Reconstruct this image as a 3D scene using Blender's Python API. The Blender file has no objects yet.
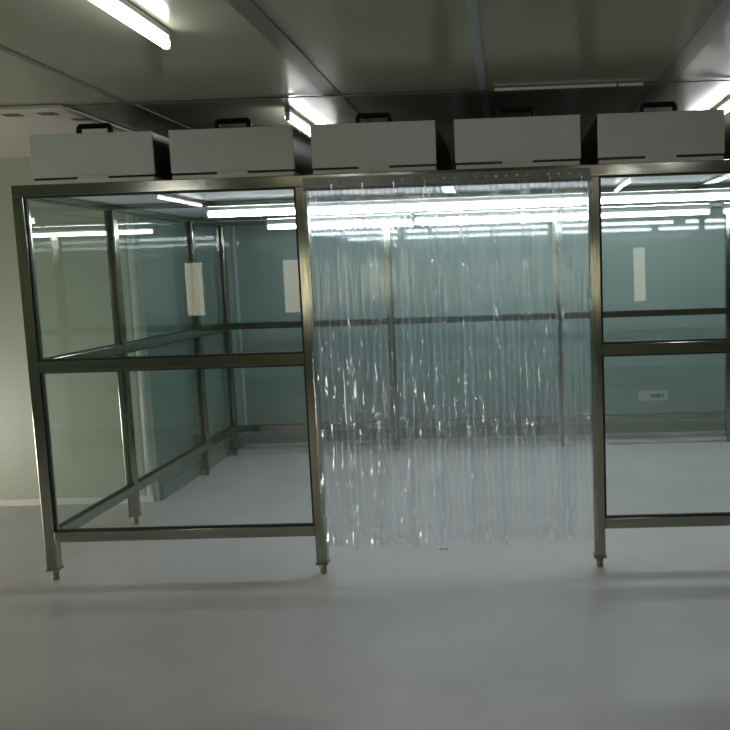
import bpy, bmesh, math, random
from mathutils import Vector, Matrix
random.seed(7)
sc = bpy.context.scene
COL = sc.collection

# ------------------------------------------------------------------ render look
sc.view_settings.view_transform = 'Standard'
sc.view_settings.look = 'None'
sc.view_settings.gamma = 1.0
sc.view_settings.exposure = 1.75
sc.view_settings.use_curve_mapping = False
sc.cycles.use_denoising = True
sc.cycles.max_bounces = 14
sc.cycles.diffuse_bounces = 5
sc.cycles.glossy_bounces = 6
sc.cycles.transmission_bounces = 10
sc.cycles.transparent_max_bounces = 48
sc.cycles.sample_clamp_indirect = 6.0

# ------------------------------------------------------------------ materials
def new_mat(name):
    m = bpy.data.materials.new(name); m.use_nodes = True
    nt = m.node_tree; nt.nodes.clear()
    out = nt.nodes.new('ShaderNodeOutputMaterial')
    return m, nt, out

def noise_mix(nt, c1, c2, scale, stretch=(1, 1, 1), detail=4):
    tc = nt.nodes.new('ShaderNodeTexCoord')
    mp = nt.nodes.new('ShaderNodeMapping'); mp.inputs['Scale'].default_value = stretch
    nz = nt.nodes.new('ShaderNodeTexNoise'); nz.inputs['Scale'].default_value = scale
    nz.inputs['Detail'].default_value = detail
    nt.links.new(tc.outputs['Object'], mp.inputs['Vector'])
    nt.links.new(mp.outputs['Vector'], nz.inputs['Vector'])
    rp = nt.nodes.new('ShaderNodeValToRGB')
    rp.color_ramp.elements[0].position = .3; rp.color_ramp.elements[1].position = .7
    rp.color_ramp.elements[0].color = (*c1, 1); rp.color_ramp.elements[1].color = (*c2, 1)
    nt.links.new(nz.outputs['Fac'], rp.inputs['Fac'])
    return rp.outputs['Color'], nz.outputs['Fac']

def paint(name, c1, c2=None, rough=.5, scale=3.0, stretch=(1, 1, 1), metal=0.0, spec=.5, bump=0.0, rough2=None):
    m, nt, out = new_mat(name)
    b = nt.nodes.new('ShaderNodeBsdfPrincipled')
    col, fac = noise_mix(nt, c1, c2 or tuple(v * .93 for v in c1), scale, stretch)
    nt.links.new(col, b.inputs['Base Color'])
    b.inputs['Roughness'].default_value = rough
    b.inputs['Metallic'].default_value = metal
    b.inputs['Specular IOR Level'].default_value = spec
    if rough2 is not None:
        mr = nt.nodes.new('ShaderNodeMapRange')
        mr.inputs['To Min'].default_value = rough; mr.inputs['To Max'].default_value = rough2
        nt.links.new(fac, mr.inputs['Value']); nt.links.new(mr.outputs['Result'], b.inputs['Roughness'])
    if bump:
        bp = nt.nodes.new('ShaderNodeBump'); bp.inputs['Strength'].default_value = bump
        bp.inputs['Distance'].default_value = .002
        nt.links.new(fac, bp.inputs['Height']); nt.links.new(bp.outputs['Normal'], b.inputs['Normal'])
    nt.links.new(b.outputs['BSDF'], out.inputs['Surface'])
    return m

def emit(name, color, strength):
    m, nt, out = new_mat(name)
    e = nt.nodes.new('ShaderNodeEmission')
    e.inputs['Color'].default_value = (*color, 1); e.inputs['Strength'].default_value = strength
    nt.links.new(e.outputs['Emission'], out.inputs['Surface'])
    return m

def schlick(nt, r0, normal=None, gain=1.0):
    """angle dependent reflectance, the same on both faces of a clear sheet"""
    lw = nt.nodes.new('ShaderNodeLayerWeight'); lw.inputs['Blend'].default_value = .5
    if normal is not None: nt.links.new(normal, lw.inputs['Normal'])
    pw = nt.nodes.new('ShaderNodeMath'); pw.operation = 'POWER'; pw.inputs[1].default_value = 5
    nt.links.new(lw.outputs['Facing'], pw.inputs[0])
    mu = nt.nodes.new('ShaderNodeMath'); mu.operation = 'MULTIPLY_ADD'
    mu.inputs[1].default_value = (1 - r0) * gain; mu.inputs[2].default_value = r0
    nt.links.new(pw.outputs[0], mu.inputs[0])
    return mu.outputs[0]

def clear_sheet(name, tint, r0=.045, rough=.0, spread=0.0, haze=0.0, haze_col=(.8, .85, .85), bumpscale=0.0):
    m, nt, out = new_mat(name)
    tr = nt.nodes.new('ShaderNodeBsdfTransparent'); tr.inputs['Color'].default_value = (*tint, 1)
    gl = nt.nodes.new('ShaderNodeBsdfGlossy'); gl.inputs['Roughness'].default_value = rough
    gl.inputs['Color'].default_value = (1, 1, 1, 1)
    base = tr.outputs[0]
    stripe = None
    if spread > 0:
        # moulded ribs and cloudy streaks run down the strip
        tc = nt.nodes.new('ShaderNodeTexCoord')
        sx = nt.nodes.new('ShaderNodeSeparateXYZ'); nt.links.new(tc.outputs['Object'], sx.inputs[0])
        a = nt.nodes.new('ShaderNodeMath'); a.operation = 'MULTIPLY'; a.inputs[1].default_value = 2 * math.pi * 7 / .200
        nt.links.new(sx.outputs['X'], a.inputs[0])
        c = nt.nodes.new('ShaderNodeMath'); c.operation = 'COSINE'; nt.links.new(a.outputs[0], c.inputs[0])
        mr = nt.nodes.new('ShaderNodeMapRange'); mr.inputs['From Min'].default_value = .25; mr.inputs['From Max'].default_value = 1
        nt.links.new(c.outputs[0], mr.inputs['Value'])
        mp = nt.nodes.new('ShaderNodeMapping'); mp.inputs['Scale'].default_value = (48, 48, .6)
        oi = nt.nodes.new('ShaderNodeObjectInfo')
        nt.links.new(tc.outputs['Object'], mp.inputs['Vector']); nt.links.new(oi.outputs['Random'], mp.inputs['Location'])
        nz = nt.nodes.new('ShaderNodeTexNoise'); nz.inputs['Scale'].default_value = 1; nz.inputs['Detail'].default_value = 3
        nt.links.new(mp.outputs['Vector'], nz.inputs['Vector'])
        m2 = nt.nodes.new('ShaderNodeMapRange'); m2.inputs['From Min'].default_value = .45; m2.inputs['From Max'].default_value = .75
        nt.links.new(nz.outputs['Fac'], m2.inputs['Value'])
        st = nt.nodes.new('ShaderNodeMath'); st.operation = 'MULTIPLY_ADD'; st.inputs[1].default_value = .55
        nt.links.new(m2.outputs['Result'], st.inputs[0])
        h2 = nt.nodes.new('ShaderNodeMath'); h2.operation = 'MULTIPLY'; h2.inputs[1].default_value = .6
        nt.links.new(mr.outputs['Result'], h2.inputs[0]); nt.links.new(h2.outputs[0], st.inputs[2])
        stripe = st.outputs[0]
    if spread > 0:
        rf = nt.nodes.new('ShaderNodeBsdfRefraction')
        rf.inputs['IOR'].default_value = 1.0 + .10
        rf.inputs['Roughness'].default_value = .18
        rf.inputs['Color'].default_value = (*tint, 1)
        mx0 = nt.nodes.new('ShaderNodeMixShader'); mx0.inputs['Fac'].default_value = spread
        sf = nt.nodes.new('ShaderNodeMath'); sf.operation = 'MULTIPLY_ADD'; sf.inputs[1].default_value = spread * 2.2; sf.inputs[2].default_value = spread * .2
        nt.links.new(stripe, sf.inputs[0]); nt.links.new(sf.outputs[0], mx0.inputs['Fac'])
        nt.links.new(base, mx0.inputs[1]); nt.links.new(rf.outputs[0], mx0.inputs[2]); base = mx0.outputs[0]
    if haze > 0:
        tl = nt.nodes.new('ShaderNodeBsdfTranslucent'); tl.inputs['Color'].default_value = (*haze_col, 1)
        df = nt.nodes.new('ShaderNodeBsdfDiffuse'); df.inputs['Color'].default_value = (*haze_col, 1)
        hm = nt.nodes.new('ShaderNodeMixShader'); hm.inputs['Fac'].default_value = .35
        nt.links.new(tl.outputs[0], hm.inputs[1]); nt.links.new(df.outputs[0], hm.inputs[2])
        mx1 = nt.nodes.new('ShaderNodeMixShader'); mx1.inputs['Fac'].default_value = haze
        hf = nt.nodes.new('ShaderNodeMath'); hf.operation = 'MULTIPLY_ADD'; hf.inputs[1].default_value = haze * 5; hf.inputs[2].default_value = haze * .3
        nt.links.new(stripe, hf.inputs[0]); nt.links.new(hf.outputs[0], mx1.inputs['Fac'])
        nt.links.new(base, mx1.inputs[1]); nt.links.new(hm.outputs[0], mx1.inputs[2]); base = mx1.outputs[0]
    if spread > 0:
        # small creases and dents in the soft plastic
        mpd = nt.nodes.new('ShaderNodeMapping'); mpd.inputs['Scale'].default_value = (44, 44, 7)
        nt.links.new(tc.outputs['Object'], mpd.inputs['Vector']); nt.links.new(oi.outputs['Random'], mpd.inputs['Location'])
        nd = nt.nodes.new('ShaderNodeTexNoise'); nd.inputs['Scale'].default_value = 1; nd.inputs['Detail'].default_value = 1
        nt.links.new(mpd.outputs['Vector'], nd.inputs['Vector'])
        dm = nt.nodes.new('ShaderNodeMapRange'); dm.interpolation_type = 'SMOOTHSTEP'
        dm.inputs['From Min'].default_value = .61; dm.inputs['From Max'].default_value = .72
        nt.links.new(nd.outputs['Fac'], dm.inputs['Value'])
        bp = nt.nodes.new('ShaderNodeBump'); bp.inputs['Strength'].default_value = 1.0; bp.inputs['Distance'].default_value = .012
        nt.links.new(dm.outputs['Result'], bp.inputs['Height']); nt.links.new(bp.outputs['Normal'], gl.inputs['Normal'])
    fac = schlick(nt, r0, gain=.9)
    mx = nt.nodes.new('ShaderNodeMixShader')
    nt.links.new(fac, mx.inputs['Fac'])
    nt.links.new(base, mx.inputs[1]); nt.links.new(gl.outputs[0], mx.inputs[2])
    nt.links.new(mx.outputs[0], out.inputs['Surface'])
    return m

M_floor = paint('floor_epoxy', (.54, .522, .50), (.465, .448, .432), rough=.26, rough2=.42, scale=1.6, spec=.45)
M_wall_beige = paint('wall_beige', (.315, .36, .26), (.295, .335, .245), rough=.42, scale=.7)
M_wall_panel = paint('wall_glossy_panel', (.23, .298, .28), (.21, .272, .256), rough=.045, scale=.8, spec=.6)
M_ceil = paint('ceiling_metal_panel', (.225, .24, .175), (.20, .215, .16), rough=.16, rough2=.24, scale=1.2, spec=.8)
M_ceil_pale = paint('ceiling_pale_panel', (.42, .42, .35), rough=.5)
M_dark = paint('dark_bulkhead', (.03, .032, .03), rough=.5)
M_seam = paint('seam_dark', (.10, .10, .09), rough=.35)
M_seam_blue = paint('seam_bluegrey', (.22, .25, .26), rough=.3)
M_seam_pale = paint('seam_pale', (.55, .56, .48), rough=.4)
M_slot = paint('slot_dark', (.08, .08, .07), rough=.7)
M_steel = paint('brushed_steel', (.39, .40, .33), (.285, .295, .245), rough=.06, rough2=.20, scale=14, stretch=(6, 6, .35), metal=1.0)
M_steel_x = paint('brushed_steel_rail', (.39, .40, .33), (.285, .295, .245), rough=.06, rough2=.20, scale=14, stretch=(.35, 6, 6), metal=1.0)
M_gasket = paint('gasket_black', (.012, .014, .012), rough=.55)
M_foot = paint('foot_steel', (.25, .23, .18), rough=.4, metal=.8)
M_glass = clear_sheet('clear_glass', (.93, .957, .945), r0=.045, rough=.0)
M_strip = clear_sheet('clear_pvc_strip', (.975, .99, .995), r0=.065, rough=.05, spread=.15, haze=.022, haze_col=(.70, .84, .92))
M_ffu = paint('box_coated_steel', (.49, .54, .48), (.465, .515, .455), rough=.5, scale=5)
M_ffu_base = paint('box_base', (.52, .55, .45), rough=.5)
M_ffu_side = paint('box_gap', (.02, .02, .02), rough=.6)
M_ffu_case_shade = paint('box_dark_casing', (.045, .05, .045), rough=.3, scale=5)  # near-black colour imitates the shade in the gaps between boxes
M_handle = paint('handle_black', (.004, .004, .004), rough=.55, spec=.2)
M_boothceil = paint('booth_ceiling_white', (.58, .63, .69), (.55, .60, .66), rough=.6, scale=2)
M_boothgut = paint('booth_ceiling_gutter', (.12, .13, .14), rough=.35, metal=.0)
M_rail = paint('curtain_rail_metal', (.24, .25, .23), (.19, .20, .19), rough=.42, metal=.7, scale=9)
M_rivet = paint('rivet_metal', (.8, .8, .72), rough=.2, metal=1.0)
M_lampbody = paint('lamp_body', (.38, .38, .36), rough=.4)
M_cap = paint('lamp_cap', (.75, .75, .75), rough=.4)
M_tube = emit('tube_light_room', (1.0, .97, .98), 7.0)
M_tube_b = emit('tube_light_booth', (.90, .97, 1.0), 9.0)
M_base = paint('baseboard_paint', (.52, .54, .46), rough=.35)
M_base_d = paint('baseboard_dark', (.20, .24, .21), rough=.35)
M_corner = paint('corner_trim_alu', (.42, .46, .42), rough=.35)
M_corner_back = paint('corner_trim_dull', (.30, .37, .35), rough=.35)
M_band = paint('wall_band', (.20, .29, .25), rough=.12)
M_window = emit('lit_window', (1.0, .93, .68), .75)
M_fill_left = emit('lit_window_left', (1.0, .93, .88), 6.2)  # glow of the added fill panel at the left
M_label = paint('sticker_white', (.36, .42, .38), rough=.4)
M_ink = paint('sticker_ink', (.01, .01, .01), rough=.5)
M_tape = paint('tape_scrap', (.42, .30, .08), rough=.6)

# ------------------------------------------------------------------ mesh helpers
def bx(bm, x0, x1, y0, y1, z0, z1):
    r = bmesh.ops.create_cube(bm, size=1)
    M = Matrix.Translation(((x0 + x1) / 2, (y0 + y1) / 2, (z0 + z1) / 2)) @ Matrix.Diagonal((abs(x1 - x0), abs(y1 - y0), abs(z1 - z0), 1))
    bmesh.ops.transform(bm, matrix=M, verts=r['verts'])
    return r['verts']

def cyl(bm, p0, p1, r0, r1=None, seg=16):
    p0 = Vector(p0); p1 = Vector(p1); d = p1 - p0
    r = bmesh.ops.create_cone(bm, cap_ends=True, segments=seg, radius1=r0, radius2=r0 if r1 is None else r1, depth=d.length)
    q = d.to_track_quat('Z', 'Y').to_matrix().to_4x4()
    bmesh.ops.transform(bm, matrix=Matrix.Translation((p0 + p1) / 2) @ q, verts=r['verts'])
    return r['verts']

def obj(name, bm, mat, parent=None, bevel=0.0, smooth=False, origin=None):
    me = bpy.data.meshes.new(name)
    if origin is not None:
        bmesh.ops.translate(bm, verts=bm.verts, vec=-Vector(origin))
    if smooth:
        for f in bm.faces: f.smooth = True
    bmesh.ops.recalc_face_normals(bm, faces=bm.faces)
    bm.to_mesh(me); bm.free()
    me.materials.append(mat)
    o = bpy.data.objects.new(name, me); COL.objects.link(o)
    if parent is not None: o.parent = parent
    if origin is not None: o.location = origin
    if bevel:
        b = o.modifiers.new('bevel', 'BEVEL'); b.width = bevel; b.segments = 2; b.limit_method = 'ANGLE'
    return o

def box(name, x0, x1, y0, y1, z0, z1, mat, parent=None, bevel=0.0):
    bm = bmesh.new(); bx(bm, x0, x1, y0, y1, z0, z1)
    return obj(name, bm, mat, parent, bevel)

def tag(o, label, cat, group=None):
    o['label'] = label; o['category'] = cat
    if group: o['group'] = group
    return o

def thing(name, loc, label, cat, group=None):
    o = bpy.data.objects.new(name, None); COL.objects.link(o); o.location = loc
    o.empty_display_size = .1
    return tag(o, label, cat, group)

def struct(o):
    o['kind'] = 'structure'; return o

def dup(root, loc, label, group=None):
    r = root.copy(); COL.objects.link(r); r.location = loc; r['label'] = label
    if group: r['group'] = group
    for ch in list(root.children):
        c = ch.copy(); COL.objects.link(c); c.parent = r
        for g in list(ch.children):
            d = g.copy(); COL.objects.link(d); d.parent = c
    return r

# ------------------------------------------------------------------ dimensions (metres)
S = .055; H = S / 2
PX = [0.0, 1.392, 2.804, 4.21, 5.62]
PY = [H, .954, 2.208, 2.882]
ZT = 2.0; ZM = 1.135; ZB = .258
CEIL = 2.372
YB = 3.36; XS = -.062; YW = 1.465
XL, XR, YF = -2.55, 8.0, -8.2

# ------------------------------------------------------------------ the room
struct(box('floor', XL - .1, XR + .1, YF - .1, YB + .1, -.1, 0, M_floor))
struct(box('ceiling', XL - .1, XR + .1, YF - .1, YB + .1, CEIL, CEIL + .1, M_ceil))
struct(box('wall_back', XS - .1, XR, YB, YB + .1, 0, CEIL, M_wall_panel))
struct(box('wall_recess_side', XS - .1, XS, YW, YB, 0, CEIL, M_wall_panel))
struct(box('wall_left_facing', XL, XS - .1, YW, YW + .1, 0, CEIL, M_wall_beige))
struct(box('wall_over_booth', -H, XR, 2.86, 2.90, ZT, CEIL, M_dark))  # unseen dark panel, added to darken what the glossy ceiling reflects
struct(box('wall_left', XL - .1, XL, YF, YW, 0, CEIL, M_wall_beige))
struct(box('wall_right', XR, XR + .1, YF, YB, 0, CEIL, M_wall_beige))
# rear wall with four door vision windows cut through as separate lit panes
struct(box('wall_rear', XL, XR, YF - .1, YF, 0, CEIL, M_wall_beige))
for n, (wx, ww) in enumerate([(-2.27, .26), (-.55, .76), (3.55, .30), (4.32, .17)], 1):
    w = struct(box('window_%d' % n, wx - ww / 2, wx + ww / 2, YF, YF + .012, .97, 1.75, M_window))
    bm = bmesh.new()
    for a in ((wx - ww / 2 - .03, wx - ww / 2, .94, 1.78), (wx + ww / 2, wx + ww / 2 + .03, .94, 1.78)):
        bx(bm, a[0], a[1], YF, YF + .02, a[2], a[3])
    for a in ((.94, .97), (1.75, 1.78)):
        bx(bm, wx - ww / 2, wx + ww / 2, YF, YF + .02, a[0], a[1])
    obj('window_frame', bm, M_corner, w)

w = struct(box('window_5', XL, XL + .012, -1.6, .45, .05, .50, M_fill_left))  # unseen glowing panel, added to brighten the left floor and lower wall
bm = bmesh.new()
bx(bm, XL, XL + .02, -1.64, -1.6, .01, .54); bx(bm, XL, XL + .02, .45, .49, .01, .54)
bx(bm, XL, XL + .02, -1.6, .45, .01, .05); bx(bm, XL, XL + .02, -1.6, .45, .50, .54)
obj('window_frame', bm, M_corner, w)  # frame of the added fill panel

# trims
struct(box('baseboard_left', XL, XS - .035, YW - .012, YW, 0, .045, M_base))
bm = bmesh.new(); bx(bm, XS + .012, XR, YB - .012, YB, 0, .10); bx(bm, XS + .012, XR, YB - .02, YB, .0, .012)
struct(obj('baseboard_back', bm, M_base_d))
struct(box('baseboard_side', XS, XS + .012, YW + .04, YB - .012, 0, .10, M_base_d))
bm = bmesh.new(); cyl(bm, (XS - .058, YW + .024, 0), (XS - .058, YW + .024, CEIL), .036, seg=20)
struct(obj('trim_1', bm, M_corner, smooth=False))
bm = bmesh.new(); cyl(bm, (XS + .012, YB - .012, .1), (XS + .012, YB - .012, CEIL), .020, seg=16)
struct(obj('trim_2', bm, M_corner_back))
struct(box('trim_3', XS + .04, XR, YB - .006, YB, .43, .60, M_band))
# ceiling seams: long strips running away from the camera, one cross strip over the booth front
k = 4
for x, w, m in ((1.575, .075, M_seam), (2.29, .035, M_seam_blue), (3.15, .08, M_seam), (.58, .03, M_seam), (-.55, .04, M_seam), (4.75, .05, M_seam)):
    struct(box('trim_%d' % k, x - w / 2, x + w / 2, YF, YB, CEIL - .004, CEIL, m)); k += 1
struct(box('trim_%d' % k, .27, XR, -.006, .014, CEIL - .009, CEIL - .004, M_seam)); k += 1
struct(box('trim_%d' % k, 2.345, 2.92, -.022, -.006, CEIL - .016, CEIL - .004, M_seam_pale)); k += 1
struct(box('trim_%d' % k, 2.93, 3.045, -.022, -.006, CEIL - .016, CEIL - .004, M_seam_pale)); k += 1
# pale soffit panel beyond the booth's left end, with three small slots
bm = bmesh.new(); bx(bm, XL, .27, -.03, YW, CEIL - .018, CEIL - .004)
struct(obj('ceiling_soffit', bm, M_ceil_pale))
vents = [(-.045, .10), (.135, .10), (.215, .27)]
for i, (vx, vy) in enumerate(vents):
    bm = bmesh.new(); bx(bm, vx - .042, vx + .042, vy - .03, vy + .03, CEIL - .021, CEIL - .018)
    tag(obj('ceiling_slot', bm, M_slot), ['small dark ceiling slot nearest the left edge of the photo',
        'small dark ceiling slot between the other two on the pale soffit',
        'small dark ceiling slot nearest the first black box handle'][i], 'vent', 'small slots in the pale ceiling panel')

# ------------------------------------------------------------------ the booth frame
booth = thing('clean_booth', (0, 0, 0), 'large stainless steel clean booth frame with clear side panels standing on the white floor', 'clean booth')

def post(x, y, z_top=None):
    zt = (ZT - S) if z_top is None else z_top
    bm = bmesh.new(); bx(bm, x - H, x + H, y - H, y + H, .062, zt)
    p = obj('post', bm, M_steel, booth, bevel=.003)
    bm = bmesh.new()
    bx(bm, x - H - .004, x + H + .004, y - H - .004, y + H + .004, .052, .062)
    cyl(bm, (x, y, .0), (x, y, .034), .0175)
    cyl(bm, (x, y, .034), (x, y, .052), .021, seg=6)
    obj('adjustable_foot', bm, M_foot, p)
    return p

for x in PX:
    post(x, PY[0])
for y in PY[1:3]:
    post(0, y)
for x in PX:
    post(x, PY[3])

def railx(name, x0, x1, y, z, m=None):
    bm = bmesh.new(); bx(bm, x0, x1, y - H, y + H, z - S, z)
    return obj(name, bm, m or M_steel_x, booth, bevel=.003)
def raily(name, x, y0, y1, z):
    bm = bmesh.new(); bx(bm, x - H, x + H, y0, y1, z - S, z)
    return obj(name, bm, M_steel, booth, bevel=.003)

# top ring
railx('top_beam', -H, PX[-1] + H, PY[0], ZT)
railx('top_beam', -H, PX[-1] + H, PY[3], ZT)
raily('top_beam', 0, PY[0] + H, PY[3] - H, ZT)
for y in PY[1:3]:
    railx('cross_beam', H, PX[-1] + H, y, ZT)
# front rails: not across the doorway
for a, b in ((0, 1), (2, 3), (3, 4)):
    railx('middle_rail', PX[a] + H, PX[b] - H, PY[0], ZM)
    railx('bottom_rail', PX[a] + H, PX[b] - H, PY[0], ZB)
for a in range(4):
    railx('middle_rail', PX[a] + H, PX[a + 1] - H, PY[3], ZM)
    railx('bottom_rail', PX[a] + H, PX[a + 1] - H, PY[3], ZB)
for a in range(3):
    raily('middle_rail', 0, PY[a] + H, PY[a + 1] - H, ZM)
    raily('bottom_rail', 0, PY[a] + H, PY[a + 1] - H, ZB)

# clear panels with black gaskets
def panel_x(x0, x1, z0, z1, y=.016):
    bm = bmesh.new(); bx(bm, x0 + .004, x1 - .004, y - .0025, y + .0025, z0 + .004, z1 - .004)
    p = obj('clear_panel', bm, M_glass, booth)
    g = .009
    bm = bmesh.new()
    bx(bm, x0, x0 + g, y - .009, y + .009, z0, z1); bx(bm, x1 - g, x1, y - .009, y + .009, z0, z1)
    bx(bm, x0 + g, x1 - g, y - .009, y + .009, z0, z0 + g); bx(bm, x0 + g, x1 - g, y - .009, y + .009, z1 - g, z1)
    obj('gasket', bm, M_gasket, p)
def panel_y(y0, y1, z0, z1, x=0.0):
    bm = bmesh.new(); bx(bm, x - .0025, x + .0025, y0 + .004, y1 - .004, z0 + .004, z1 - .004)
    p = obj('clear_panel', bm, M_glass, booth)
    g = .007
    bm = bmesh.new()
    bx(bm, x - .009, x + .009, y0, y0 + g, z0, z1); bx(bm, x - .009, x + .009, y1 - g, y1, z0, z1)
    bx(bm, x - .009, x + .009, y0 + g, y1 - g, z0, z0 + g); bx(bm, x - .009, x + .009, y0 + g, y1 - g, z1 - g, z1)
    obj('gasket', bm, M_gasket, p)
for a, b in ((0, 1), (2, 3), (3, 4)):
    panel_x(PX[a] + H, PX[b] - H, ZM, ZT - S)
    panel_x(PX[a] + H, PX[b] - H, ZB, ZM - S)
for a in range(3):
    panel_y(PY[a] + H, PY[a + 1] - H, ZM, ZT - S)
    panel_y(PY[a] + H, PY[a + 1] - H, ZB, ZM - S)

# booth ceiling sheets between the beams, with narrow gutters
ys = [(PY[0] + H, PY[1] - H), (PY[1] + H, PY[2] - H), (PY[2] + H, PY[3] - H)]
for y0, y1 in ys:
    box('ceiling_sheet', H, PX[-1] + H, y0, y1, ZT - .024, ZT - .006, M_boothceil, booth)
    for gx in (.57, 2.065, 3.56, 5.05):
        box('ceiling_gutter', gx - .034, gx + .034, y0, y1, ZT - .034, ZT - .024, M_boothgut, booth)

# ------------------------------------------------------------------ filter boxes on top
FX = [.083, .766, 1.453, 2.145, 2.829]
FL = ['grey-green filter box at the left end of the booth roof, beside the pale wall',
      'grey-green filter box second from left, over the middle of the left bay',
      'grey-green filter box above the left end of the strip curtain',
      'grey-green filter box above the right half of the strip curtain',
      'grey-green filter box at the right of the photo, over the right bay']
W = .602; D = 1.19
def ffu():
    r = thing('filter_box', (0, 0, 0), FL[0], 'filter unit', 'filter boxes along the booth roof')
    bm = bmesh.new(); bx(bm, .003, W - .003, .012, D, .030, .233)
    obj('casing', bm, M_ffu_case_shade, r, bevel=.003)['label'] = 'dark casing behind the pale front cover'
    bm = bmesh.new(); bx(bm, 0, W, 0, .012, .030, .235)  # front split off to stay pale while the sides carry the painted shade
    obj('front_cover', bm, M_ffu, r, bevel=.003)['label'] = 'grey-green flat front cover'
    bm = bmesh.new(); bx(bm, .004, W - .004, 0, D, .0, .019)
    obj('base_flange', bm, M_ffu_base, r, bevel=.002)
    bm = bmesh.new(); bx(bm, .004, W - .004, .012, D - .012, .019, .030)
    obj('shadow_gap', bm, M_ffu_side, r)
    bm = bmesh.new(); bx(bm, .225, .372, -.003, .012, .0165, .033)
    obj('front_tab', bm, M_ffu_base, r, bevel=.001)
    # black bow handle
    bm = bmesh.new()
    y0 = .055
    pts = [(.222, .235), (.222, .266), (.232, .277), (.368, .277), (.378, .266), (.378, .235)]
    for (a, b), (c, d) in zip(pts[:-1], pts[1:]):
        cyl(bm, (a, y0, b), (c, y0, d), .013, seg=10)
    for a, b in pts[1:-1]:
        s = bmesh.ops.create_uvsphere(bm, u_segments=10, v_segments=8, radius=.013)
        bmesh.ops.translate(bm, verts=s['verts'], vec=(a, y0, b))
    for a in (.222, .378):
        bx(bm, a - .016, a + .016, y0 - .014, y0 + .014, .235, .243)
    obj('handle', bm, M_handle, r)
    return r
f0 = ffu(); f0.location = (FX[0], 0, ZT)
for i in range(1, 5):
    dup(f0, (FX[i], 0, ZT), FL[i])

# ------------------------------------------------------------------ tube lamps
def lamp(length, axis, mat_tube, name, label, group, tz, top, r=.013, half=.019):
    """batten lamp: body on the ceiling at z=top, tube centre at z=tz (both relative to 0)"""
    t = thing(name, (0, 0, 0), label, 'tube light', group)
    def B(bm, l0, l1, w0, w1, z0, z1):
        if axis == 'x': bx(bm, l0, l1, w0, w1, z0, z1)
        else: bx(bm, w0, w1, l0, l1, z0, z1)
    bm = bmesh.new(); B(bm, 0, length, -half, half, tz + r + .008, top)
    obj('lamp_body', bm, M_lampbody, t, bevel=.002)
    bm = bmesh.new()
    p = (lambda l: (l, 0, tz)) if axis == 'x' else (lambda l: (0, l, tz))
    cyl(bm, p(.014), p(length - .014), r, seg=20)
    obj('glowing_tube', bm, mat_tube, t, smooth=False)
    for l0, l1 in ((0, .014), (length - .014, length)):
        bm = bmesh.new(); B(bm, l0, l1, -.012, .012, tz - r - .002, tz + r + .008)
        obj('end_cap', bm, M_cap, t, bevel=.002)
    return t
g = 'booth tube lights under the booth ceiling'
l1 = ['glowing tube light of the booth front row, inside the left bay', 'glowing tube light of the booth front row, behind the strip curtain',
      'glowing tube light of the booth front row, running into the right bay', 'glowing tube light of the booth front row, past the right edge']
l2 = [s.replace('front row', 'back row') for s in l1]
b0 = lamp(1.175, 'x', M_tube_b, 'booth_tube_light', l1[0], g, -.068, -.0, r=.016)
b0.location = (.535, 1.10, ZT - .024)
xs1 = [.515, 1.70, 2.885, 4.12]; xs2 = [.46, 1.645, 2.83, 4.10]
for i in range(1, 4): dup(b0, (xs1[i], 1.10, ZT - .024), l1[i])
for i in range(4): dup(b0, (xs2[i], 2.65, ZT - .024), l2[i])

g = 'room tube lights under the ceiling'
a0 = lamp(1.2, 'y', M_tube, 'ceiling_tube_light', 'bright tube light on the grey ceiling in front of the booth, upper left', g, -.050, -.004, r=.017, half=.014)
a0.location = (1.235, -2.335, CEIL)
dup(a0, (1.285, .25, CEIL), 'tube light over the booth roof, seen in the gap between second and third filter boxes')
dup(a0, (3.57, .25, CEIL), 'tube light over the booth roof, seen beside the rightmost filter box')
dup(a0, (3.60, -2.335, CEIL), 'tube light on the ceiling in front of the booth, outside the photo to the right')
for i, (x, wy) in enumerate(((-1.0, 'left'), (1.285, 'middle'), (3.60, 'right'), (5.9, 'far right'))):
    dup(a0, (x, -5.2, CEIL), 'tube light on the room ceiling behind the camera, ' + wy + ' of that row')

# ------------------------------------------------------------------ curtain rail and strips
cr = thing('curtain_rail', (0, 0, 0), 'dark metal rail riveted across the top beam above the strip curtain', 'curtain rail')
box('rail_plate', 1.405, 2.790, -.006, -.0005, 1.922, 1.985, M_rail, cr, bevel=.001)
box('clamp_bar', 1.425, 2.775, -.034, -.006, 1.932, 1.944, M_rail, cr, bevel=.001)
for i in range(27):
    x = 1.435 + i * .0502
    bm = bmesh.new(); s = bmesh.ops.create_uvsphere(bm, u_segments=10, v_segments=6, radius=.0065)
    bmesh.ops.scale(bm, verts=s['verts'], vec=(1, .5, 1)); bmesh.ops.translate(bm, verts=s['verts'], vec=(x, -.006, 1.962))
    obj('rivet', bm, M_rivet, cr, smooth=True)

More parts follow.
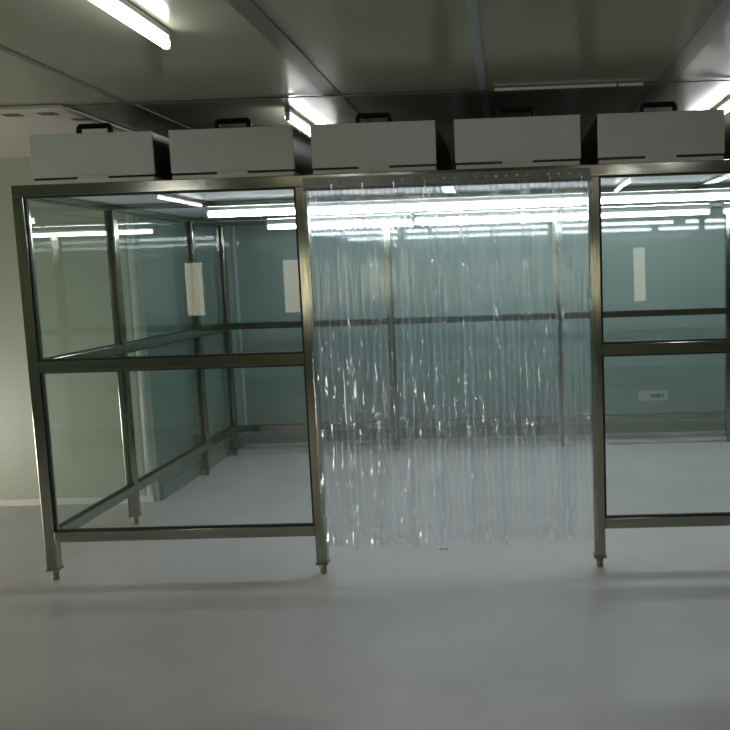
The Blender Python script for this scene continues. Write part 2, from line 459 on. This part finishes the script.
SL = ['leftmost clear curtain strip, hanging against the left door post with bright glints at its hem',
      'second clear curtain strip from the left door post', 'third clear curtain strip from the left door post',
      'fourth clear curtain strip from the left door post', 'middle clear curtain strip, fifth from either door post',
      'fourth clear curtain strip from the right door post', 'third clear curtain strip from the right door post',
      'second clear curtain strip from the right door post, its lower edge slanting to the right',
      'rightmost clear curtain strip, hanging against the right door post']
def strip(i):
    rnd = random.Random(40 + i)
    w = .200; xc = 1.452 + .1495 * i + .052
    yb = -.014 if i % 2 == 0 else -.033
    z1 = 1.931; z0 = .163 + rnd.uniform(-.006, .006)
    NU, NV = 64, 90
    bow = rnd.choice((-1, 1)) * rnd.uniform(.0035, .0052); ph = rnd.uniform(0, 6.28); sway = rnd.uniform(-.003, .003)
    slant = .026 if i == 7 else rnd.uniform(-.006, .006)
    curl = (.022, .034, .008, .036, .006, .018, .006, .014, .006)[i]
    th = .0024
    bm = bmesh.new(); G = {}
    for side in (0, 1):
        for v in range(NV + 1):
            t = v / NV; z = z1 + (z0 - z1) * t
            for u in range(NU + 1):
                a = u / NU - .5
                x = xc + a * w * (1 - .04 * t) + slant * t ** 2.2 + .0012 * math.sin(5 * t * 3 + ph)
                y = yb + t * sway - curl * max(0, (t - .93) / .07) ** 2 * (1 + .8 * math.sin(a * 12 + ph))
                y += bow * math.cos(a * math.pi * 2) * min(1, t * 3)
                y += .0011 * math.sin(a * 9 + ph + t * 7) * t
                rib = .0014 * (1 + math.cos(a * 2 * math.pi * 7)) * .5
                rib += .0011 * math.exp(-((abs(a) - .465) / .02) ** 2)
                y += (-th / 2 - rib) if side == 0 else (th / 2 + rib * .3)
                G[side, u, v] = bm.verts.new((x, y, z + .004 * math.sin(a * 7 + ph) * t))
    for side in (0, 1):
        for v in range(NV):
            for u in range(NU):
                q = [G[side, u, v], G[side, u + 1, v], G[side, u + 1, v + 1], G[side, u, v + 1]]
                f = bm.faces.new(q if side else q[::-1]); f.smooth = True
    for v in range(NV):
        for u in (0, NU):
            bm.faces.new([G[0, u, v], G[1, u, v], G[1, u, v + 1], G[0, u, v + 1]])
    for u in range(NU):
        for v in (0, NV):
            bm.faces.new([G[0, u, v], G[1, u, v], G[1, u + 1, v], G[0, u + 1, v]])
    o = obj('curtain_strip', bm, M_strip, origin=(xc, yb, z1))
    tag(o, SL[i], 'curtain strip', 'clear plastic strips of the doorway curtain')
    hx = xc + .045
    bm = bmesh.new(); bx(bm, hx - .003 - xc, hx + .003 - xc, -.038 - yb, -.0345 - yb, -.012, .018)
    h = obj('clip', bm, M_rivet, o); h['label'] = 'shiny metal clip at the top of the strip'
for i in range(9): strip(i)

# ------------------------------------------------------------------ small things
st = box('sticker', 3.525, 3.79, YB - .002, YB, .290, .378, M_label)
tag(st, 'small pale sticker with a dark printed word low on the back wall', 'sticker')
bm = bmesh.new()
x = 3.64
for kx, w in enumerate((.018, .012, .016, .010, .014, .018)):
    bx(bm, x, x + .006, YB - .003, YB - .002, .315, .351)
    bx(bm, x + .004, x + w, YB - .003, YB - .002, .345 if kx % 2 else .333, .351 if kx % 2 else .341)
    if kx % 3 != 1: bx(bm, x + w - .004, x + w, YB - .003, YB - .002, .315, .351)
    x += w + .005
obj('printed_word', bm, M_ink, st)

bm = bmesh.new()
s = bx(bm, -.022, .022, -.008, .008, 0.0002, .004)
bx(bm, .008, .034, -.012, .002, .0002, .003)
tag(obj('tape_scrap', bm, M_tape, origin=None), 'tiny yellow-brown scrap lying on the floor under the curtain hem', 'scrap').location = (1.98, .346, 0)

# ------------------------------------------------------------------ world and camera
w = bpy.data.worlds.new('world'); sc.world = w; w.use_nodes = True
w.node_tree.nodes['Background'].inputs['Color'].default_value = (.02, .022, .02, 1)
w.node_tree.nodes['Background'].inputs['Strength'].default_value = .3

cam = bpy.data.cameras.new('camera'); co = bpy.data.objects.new('camera', cam); COL.objects.link(co)
pitch, roll, yaw, f, px, py = .1085, .0333, -.0262, 829.17, 487.84, 358.8
cy, sy, cp, sp, c_, s_ = math.cos(yaw), math.sin(yaw), math.cos(pitch), math.sin(pitch), math.cos(roll), math.sin(roll)
right = Vector((cy, -sy, 0)); fwd = Vector((sy * cp, cy * cp, -sp)); up = Vector((sy * sp, cy * sp, cp))
R = c_ * right - s_ * up; U = s_ * right + c_ * up; B = -fwd
co.matrix_world = Matrix(((R.x, U.x, B.x, 2.3764), (R.y, U.y, B.y, -4.056), (R.z, U.z, B.z, 1.5218), (0, 0, 0, 1)))
cam.sensor_width = 36; cam.sensor_fit = 'HORIZONTAL'
cam.lens = f / 730 * 36
cam.shift_x = (365 - px) / 730; cam.shift_y = (py - 365) / 730
cam.clip_start = .05; cam.clip_end = 60
sc.camera = co
